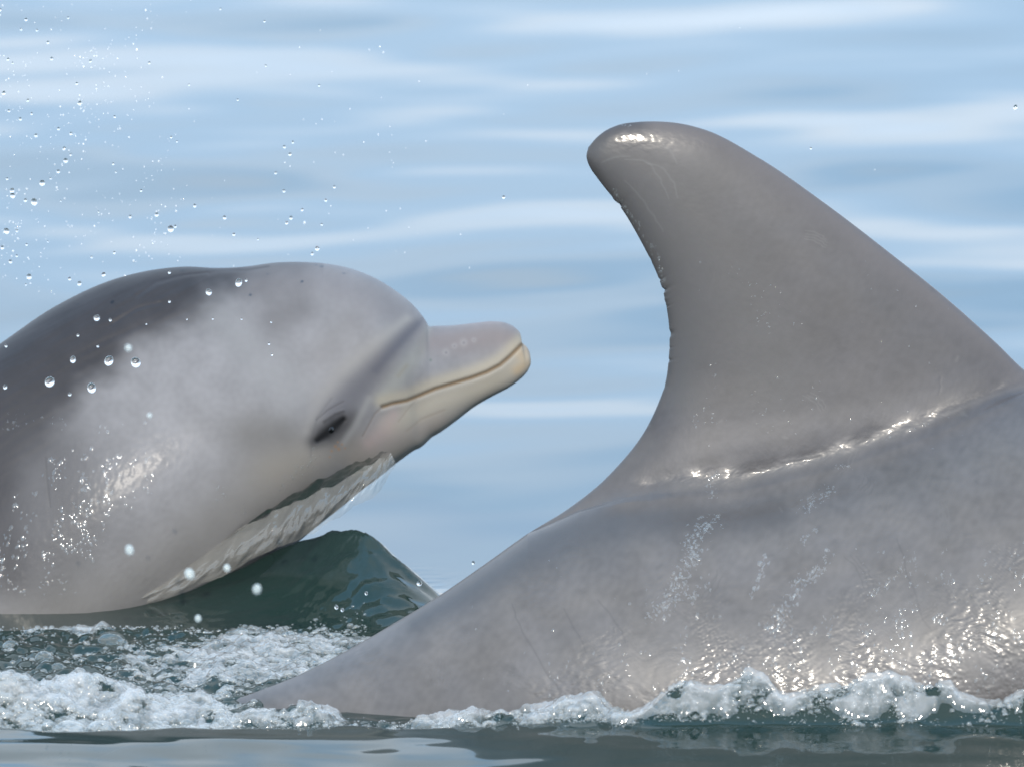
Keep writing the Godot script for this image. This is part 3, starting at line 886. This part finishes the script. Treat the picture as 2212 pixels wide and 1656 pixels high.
func froth_sheet(px0: float, px1: float, z0: float, z1: float, sx: float, sz: float, near: bool) -> ArrayMesh:
	var cell := FastNoiseLite.new()
	cell.seed = 3
	cell.noise_type = FastNoiseLite.TYPE_CELLULAR
	cell.cellular_return_type = FastNoiseLite.RETURN_DISTANCE
	cell.cellular_distance_function = FastNoiseLite.DISTANCE_EUCLIDEAN
	cell.frequency = 1.0
	var x0 := wx(px0, 0.0)
	var x1 := wx(px1, 0.0)
	var cols := int((x1 - x0) / sx)
	var rows := int((z1 - z0) / sz)
	var p := PackedVector3Array(); p.resize(rows * cols)
	var col := PackedColorArray(); col.resize(rows * cols)
	for r in rows:
		var z := z1 - r * sz
		for c in cols:
			var x := x0 + c * sx
			var m: float
			if near: m = froth_share(x, z)
			else: m = mid_density(x, z)
			var n := r * cols + c
			var y := water_y(x, z)
			if m < 0.06:
				p[n] = Vector3(x, y - 0.006, z)
				col[n] = Color(0.1, 0.14, 0.13)
				continue
			var lump := rough_noise.get_noise_3d(x * 22.0, y * 26.0, z * 22.0)
			var fine := rough_noise.get_noise_3d(x * 75.0 + 9.0, y * 75.0, z * 75.0)
			var th := smoothstep(0.26, 0.88, m * (0.85 + lump * 1.6) + 0.12 * fine)
			var big := 1.0 + cell.get_noise_3d(x * 80.0 + lump, y * 80.0, z * 80.0)
			var small := 1.0 + cell.get_noise_3d(x * 180.0, y * 180.0, z * 180.0)
			var tiny := 1.0 + cell.get_noise_3d(x * 330.0, y * 330.0, z * 330.0)
			var dome_c := sqrt(maxf(0.0, 1.0 - tiny * tiny))
			var dome_a := sqrt(maxf(0.0, 1.0 - big * big))
			var dome_b := sqrt(maxf(0.0, 1.0 - small * small))
			p[n] = Vector3(x, y + lerpf(-0.006, 0.001, smoothstep(0.0, 0.35, th)) + (dome_a * 0.0032 + dome_b * 0.0024 + dome_c * 0.0012 + fine * 0.0014) * th * (1.0 if near else 0.6), z)
			var w := clampf(th * (0.45 + 0.5 * lump + 0.5 * fine + 0.45 * (dome_b - 0.5) + 0.5 * (dome_c - 0.55)), 0.0, 1.0)
			col[n] = Color(0.10, 0.13, 0.125).lerp(Color(0.62, 0.63, 0.63), w)
	return grid_mesh(p, PackedVector2Array(), rows, cols, false, col)

var mid_patches := [[560, -0.24, 0.10, 0.035, 0.9], [480, -0.17, 0.09, 0.05, 1.0], [600, -0.10, 0.09, 0.04, 1.0], [690, -0.26, 0.06, 0.04, 0.8], [480, -0.06, 0.08, 0.03, 0.7], [236, -0.355, 0.035, 0.02, 0.8], [120, -0.35, 0.06, 0.015, 0.5], [560, -0.33, 0.06, 0.03, 0.5]]

func put_bubble(x: float, z: float, mm: float, out: Array) -> void:
	var s := mm * 0.001
	out.append(Transform3D(Basis.from_euler(Vector3(rng.randf_range(-0.5, 0.5), rng.randf() * TAU, rng.randf_range(-0.5, 0.5))).scaled(Vector3(s, s * rng.randf_range(0.7, 1.0), s)), Vector3(x, water_y(x, z) + s * 0.1, z)))

func build_sheet() -> void:
	# a thin lip of water still hanging from the calf's throat: contact with the jaw, outer lip, foot on the swell
	var root := Node3D.new()
	root.name = "water_sheet"
	add_child(root)
	tag(root, "thin rippled lip of clear water hanging from the young dolphin's throat", "water splash")
	var dark := StandardMaterial3D.new()
	dark.transparency = BaseMaterial3D.TRANSPARENCY_ALPHA
	dark.albedo_color = Color(0.007, 0.017, 0.014, 0.80).linear_to_srgb()
	dark.roughness = 0.04
	dark.metallic_specular = 0.36
	var clear := clear_water(0.2, 0.03)
	clear.albedo_color = Color(0.80, 0.78, 0.73, 0.15)
	# three edges: the contact with the skin, the crest of the lip and its foot on the swell
	var skin := [[150, 1300, -0.525], [300, 1252, -0.525], [420, 1182, -0.525], [520, 1128, -0.53], [600, 1082, -0.53], [660, 1050, -0.535], [720, 1022, -0.54], [780, 996, -0.55], [815, 980, -0.56]]
	var lip := [[160, 1307, -0.515], [310, 1260, -0.51], [430, 1195, -0.505], [530, 1136, -0.50], [610, 1094, -0.495], [670, 1069, -0.49], [735, 1040, -0.495], [800, 1003, -0.505], [838, 974, -0.53]]
	var foot := [[190, 1332, -0.50], [340, 1300, -0.485], [460, 1250, -0.475], [550, 1205, -0.47], [630, 1170, -0.465], [690, 1140, -0.465], [750, 1105, -0.475], [815, 1062, -0.485], [856, 1002, -0.52]]
	obj("trough", ribbon(skin, lip, 0.10, 14, 0.0015), dark, root)
	obj("lip", ribbon(lip, foot, 0.75, 40, 0.0075), clear, root)

func ribbon(one: Array, two: Array, bulge: float, cols: int, wob: float) -> ArrayMesh:
	var ts := PackedFloat32Array()
	var ch := []
	for q in 6: ch.append(PackedFloat32Array())
	for i in one.size():
		ts.append(i)
		for q in 3:
			ch[q].append(one[i][q]); ch[3 + q].append(two[i][q])
	var rows := 260
	var p := PackedVector3Array()
	for r in rows:
		var t := (one.size() - 1.0) * r / (rows - 1)
		var v := PackedFloat32Array()
		for q in 6: v.append(hermite(ts, ch[q], t))
		for c in cols:
			var u := float(c) / (cols - 1)
			var px := lerpf(v[0], v[3], u)
			var py := lerpf(v[1], v[4], u) + rough_noise.get_noise_2d(t * 1.1 + u * 0.6, 3.0 + u * 0.8) * 9.0 * smoothstep(0.5, 3.0, t)
			var pz := lerpf(v[2], v[5], u) + bulge * 0.02 * sin(PI * u)
			var n := rough_noise.get_noise_2d(t * 1.3 + u * 1.5, u * 1.3) + 0.22 * noise.get_noise_2d(t * 4.0 + u * 3.0, u * 1.6 + 20.0)
			p.append(Vector3(wx(px, pz), wy(py, pz), pz + n * wob * sin(PI * clampf(u, 0.03, 1.0))))
	return grid_mesh(p, PackedVector2Array(), rows, cols, false)

func build_droplets() -> void:
	var glass := StandardMaterial3D.new()
	glass.albedo_color = Color(1, 1, 1, 0)
	glass.roughness = 0.06
	glass.refraction_enabled = true
	glass.refraction_scale = 0.033
	glass.metallic_specular = 0.36
	var ball := SphereMesh.new()
	ball.radius = 1.0; ball.height = 2.0; ball.radial_segments = 20; ball.rings = 10
	var air := [[12, 65, 10], [155, 118, 10], [128, 172, 8], [215, 176, 8], [387, 108, 8], [275, 243, 10], [295, 332, 10], [508, 345, 9], [55, 335, 9], [80, 355, 7], [432, 468, 9], [30, 520, 12], [448, 575, 13], [162, 560, 9], [58, 617, 9], [120, 662, 10], [182, 633, 8], [330, 716, 10], [206, 752, 11], [398, 742, 10], [360, 824, 11], [368, 890, 15], [327, 950, 12], [238, 1013, 19], [72, 1055, 14], [75, 1082, 18], [193, 1117, 20], [145, 1108, 11], [45, 990, 9], [40, 1277, 17], [97, 1276, 9], [722, 1198, 10], [868, 1187, 14], [945, 1265, 21], [970, 1252, 9], [1078, 1138, 11], [1242, 1203, 12], [1293, 1296, 10], [1426, 1322, 7], [783, 1055, 8], [630, 908, 8], [640, 650, 9], [832, 355, 9], [1049, 475, 7], [1466, 127, 8], [1224, 60, 7], [1472, 370, 7], [1765, 478, 8], [1317, 557, 7], [1604, 855, 11], [1573, 815, 10], [1620, 790, 8], [1525, 958, 9], [1570, 1057, 10], [1608, 1205, 11], [1585, 1232, 10], [1800, 1108, 10], [1848, 1035, 9], [1670, 1160, 9], [1752, 1373, 14], [1725, 1402, 10], [1778, 1241, 8], [163, 1528, 16], [574, 1516, 13], [440, 1566, 13], [386, 1540, 10], [145, 1572, 7], [508, 1420, 8], [634, 1396, 10], [16, 1368, 13], [95, 1414, 8], [60, 1445, 12], [150, 1352, 8], [268, 1335, 6], [982, 786, 6], [950, 762, 8], [396, 858, 8], [285, 988, 7], [340, 1112, 6], [645, 953, 7], [548, 1172, 6]]
	var over := [[460, 850, 20], [687, 858, 32], [857, 868, 32], [312, 990, 32], [577, 1028, 30], [612, 588, 20], [697, 600, 10], [438, 1068, 12], [30, 1022, 14], [492, 697, 9], [617, 765, 9], [1072, 484, 10], [1345, 592, 7], [1700, 750, 8], [1713, 612, 7], [1320, 425, 20], [1510, 365, 24], [1557, 350, 10], [37, 764, 10], [1182, 595, 6], [1527, 594, 6], [925, 625, 6], [1718, 820, 7], [1072, 300, 11]]
	var own_air := {238: "large clear drop highest of the three biggest at the picture's left edge", 75: "large clear drop with a smaller one on top, nearest the left edge above the back", 193: "largest clear drop of the left cluster, lowest and rightmost of its three big ones", 40: "dark topped round drop halfway down the left edge", 945: "widest droplet over open water, with a tiny satellite at its upper right", 163: "dark topped droplet left of the young dolphin's back outline", 368: "clear droplet just under a smaller one in the pale wave streak at left", 574: "droplet closest above the slope of the young dolphin's back", 440: "dark topped droplet almost touching the back outline, left of its neighbour", 1752: "oval droplet hanging above the blowhole with a faint one under it", 868: "bright round droplet on the dark blue band above the back", 448: "dark speckled droplet alone in the upper left of the spray"}
	for q in air:
		var text := "small clear droplet of the spray just above the young dolphin's back"
		var grp := "droplets close above the back"
		if q[0] > 1200: text = "small clear droplet over blue water above the young dolphin's blowhole"; grp = "droplets above the blowhole"
		elif q[1] < 700: text = "small clear droplet high in the spray near the upper left corner"; grp = "droplets high in the spray"
		elif q[0] < 420: text = "small clear droplet of the cluster beside the picture's left edge"; grp = "droplets beside the left edge"
		drop(ball, glass, q[0] * 0.3913, q[1] * 0.3913, q[2] * 0.36, rng.randf_range(-0.72, -0.45), own_air[q[0]] if own_air.has(q[0]) and q[2] >= 13 else "", text, grp)
	var own_over := {460: "clear droplet before the dark cape, left of the oval pair", 687: "left one of two oval glassy drops side by side before the dark cape", 857: "right one of two oval glassy drops side by side before the dark cape", 312: "pear shaped clear drop low before the dark cape, left of the knobbly one", 577: "knobbly clear drop below the oval pair where dark skin turns grey", 612: "clear droplet before the upper cape with a smaller one just right of it", 697: "smaller droplet just right of the clear one before the upper cape", 1320: "round clear droplet before the dark skin behind the blowhole", 1510: "oval clear droplet just under the young dolphin's blowhole fold", 1557: "small droplet touching the upper right of the oval one under the blowhole", 438: "bright droplet between the pear shaped and the knobbly drop"}
	for q in over:
		var text := "tiny clear droplet in front of the young dolphin's dark cape"
		var grp := "tiny droplets before the cape"
		if q[0] > 1100: text = "tiny clear droplet in front of the young dolphin's grey temple"; grp = "tiny droplets before the temple"
		drop(ball, glass, q[0] * 0.3418, 486.0 + q[1] * 0.3418, q[2] * 0.33, rng.randf_range(0.0, 0.15), own_over.get(q[0], ""), text, grp)
	var milky := clear_water(0.30, 0.12)
	for q in [[277, 752, 9, "blurred pale blob of water before the dark cape, right of the oval pair"], [322, 897, 7, "blurred pale blob of water before the grey flank under the cape"], [277, 1188, 12, "blurred white drop before the young dolphin's lower flank"], [407, 1240, 13, "large blurred white drop on the seam where the belly meets the water"], [553, 1273, 12, "large blurred white drop before the dark green water"], [425, 1337, 10, "blurred white drop just above the foam, lowest of the blurred ones"], [488, 1227, 9, "smaller blurred white drop before the dark water, left of the larger one"]]:
		drop(ball, milky, q[0], q[1], q[2] * 0.85, rng.randf_range(0.7, 1.0), q[3], "", "")
	for q in [[1088, 427, 4, "single tiny droplet over open water left of the fin tip"], [2190, 234, 5, "single bright droplet near the picture's upper right edge"], [790, 1282, 4, "tiny droplet before dark water, right of the largest blurred drop"], [905, 1260, 6, "bright droplet at the edge of the dark swell beside the adult's back"], [738, 1318, 4, "upper one of two tiny droplets above the bubbles"], [725, 1312, 5, "lower one of two tiny droplets above the bubbles"], [1022, 1216, 4, "tiny droplet over pale water beside the adult's back ridge"], [1750, 322, 3, "tiny droplet over pale water right of the fin's leading edge"]]:
		drop(ball, glass, q[0], q[1], q[2], rng.randf_range(-0.2, 0.0), q[3], "", "")
	# the finest spray, thinning out to the right
	var at := []
	var drift := []
	for q in 17: drift.append(Vector2(-log(rng.randf_range(0.03, 1.0)) * 260.0, rng.randf_range(20, 560)))
	for q in 520:
		var px := -log(rng.randf_range(0.01, 1.0)) * 210.0 if q < 400 else rng.randf_range(0, 1900)
		var py := rng.randf_range(-10, 640)
		if q >= 400 and rng.randf() < 0.4: px = rng.randf_range(650, 900)
		if q % 2 == 0:
			var d: Vector2 = drift[(q / 2) % drift.size()]
			var f := rng.randfn()
			px = d.x + f * 26.0 + rng.randfn() * 12.0; py = d.y - f * 34.0 + rng.randfn() * 14.0
		var z := rng.randf_range(-0.85, -0.55)
		var s := rng.randf_range(0.5, 1.3) * (1.0 + pow(rng.randf(), 5.0)) * unit_at(z)
		var b := Basis(Vector3(0, 0, 1), -0.5).scaled(Vector3(s, s * rng.randf_range(1.0, 1.5), s))
		at.append(Transform3D(b, Vector3(wx(px, z), wy(py, z), z)))
	var tiny := SphereMesh.new()
	tiny.radius = 1.0; tiny.height = 2.0; tiny.radial_segments = 8; tiny.rings = 5
	var mist := StandardMaterial3D.new()
	mist.transparency = BaseMaterial3D.TRANSPARENCY_ALPHA
	mist.albedo_color = Color(0.95, 0.96, 0.97, 0.55)
	mist.roughness = 0.1
	var o := multi("fine_spray", tiny, mist, at)
	tag(o, "mist of tiny droplets hanging over the young dolphin's back", "spray")

func drop(ball: Mesh, glass: Material, px: float, py: float, r: float, z: float, own: String, shared: String, grp: String) -> void:
	var o := obj("water_droplet", ball, glass)
	var s := r * unit_at(z)
	o.position = Vector3(wx(px, z), wy(py, z), z)
	o.scale = Vector3(s * rng.randf_range(0.86, 1.0), s * rng.randf_range(0.95, 1.2), s)
	o.rotation.z = rng.randf_range(-0.5, 0.5)
	if own: tag(o, own, "droplet")
	else: tag(o, shared, "droplet", grp)


# ------------------------------------------------------------------ scene
func _ready() -> void:
	rng.seed = 5
	var cam := Camera3D.new()
	cam.name = "camera"
	add_child(cam)
	var at := CameraAttributesPhysical.new()
	at.frustum_focal_length = 324.0
	at.frustum_focus_distance = 10.30
	at.frustum_near = 0.1
	at.frustum_far = 9000.0
	at.exposure_aperture = 9.5
	cam.attributes = at
	cam.position = Vector3(0, EYE_H, DIST)
	cam.rotation.x = -pitch
	cam.current = true
	print("fov ", cam.fov, " want ", rad_to_deg(2.0 * atan(0.5 * 1656.0 * UNIT / (DIST * sqrt(1.0 + SLOPE * SLOPE)))))
	var env := Environment.new()
	env.background_mode = Environment.BG_SKY
	var sky := ProceduralSkyMaterial.new()
	sky.sky_top_color = Color(0.505, 0.705, 0.88)
	sky.sky_horizon_color = Color(0.84, 0.85, 0.86)
	sky.sky_curve = 0.075
	sky.sky_energy_multiplier = 1.36
	sky.sky_cover = clouds()
	sky.sky_cover_modulate = Color(1, 1, 1)
	sky.ground_horizon_color = Color(0.35, 0.45, 0.48)
	sky.ground_bottom_color = Color(0.05, 0.12, 0.12)
	sky.sun_angle_max = 20.0
	env.sky = Sky.new()
	env.sky.sky_material = sky
	env.tonemap_mode = Environment.TONE_MAPPER_LINEAR
	env.tonemap_exposure = 1.18
	env.sdfgi_enabled = true
	env.ssao_enabled = true
	env.ssil_enabled = true
	var we := WorldEnvironment.new()
	we.name = "world_environment"
	we.environment = env
	add_child(we)
	var sun := DirectionalLight3D.new()
	sun.name = "sun"
	sun.light_energy = 1.0
	sun.light_color = Color(1.0, 0.96, 0.90)
	sun.light_angular_distance = 0.5
	sun.shadow_enabled = true
	add_child(sun)
	sun.look_at_from_position(Vector3(-0.09, 0.56, 0.95), Vector3.ZERO)
	setup_water()
	var t0 := Time.get_ticks_msec()
	build_water()
	print("t water ", Time.get_ticks_msec() - t0)
	build_calf()
	print("t calf ", Time.get_ticks_msec() - t0)
	build_adult()
	print("t adult ", Time.get_ticks_msec() - t0)
	build_sheet()
	build_bubbles()
	build_foam()
	print("t foam ", Time.get_ticks_msec() - t0)
	build_beads()
	build_droplets()
	print("t all ", Time.get_ticks_msec() - t0)
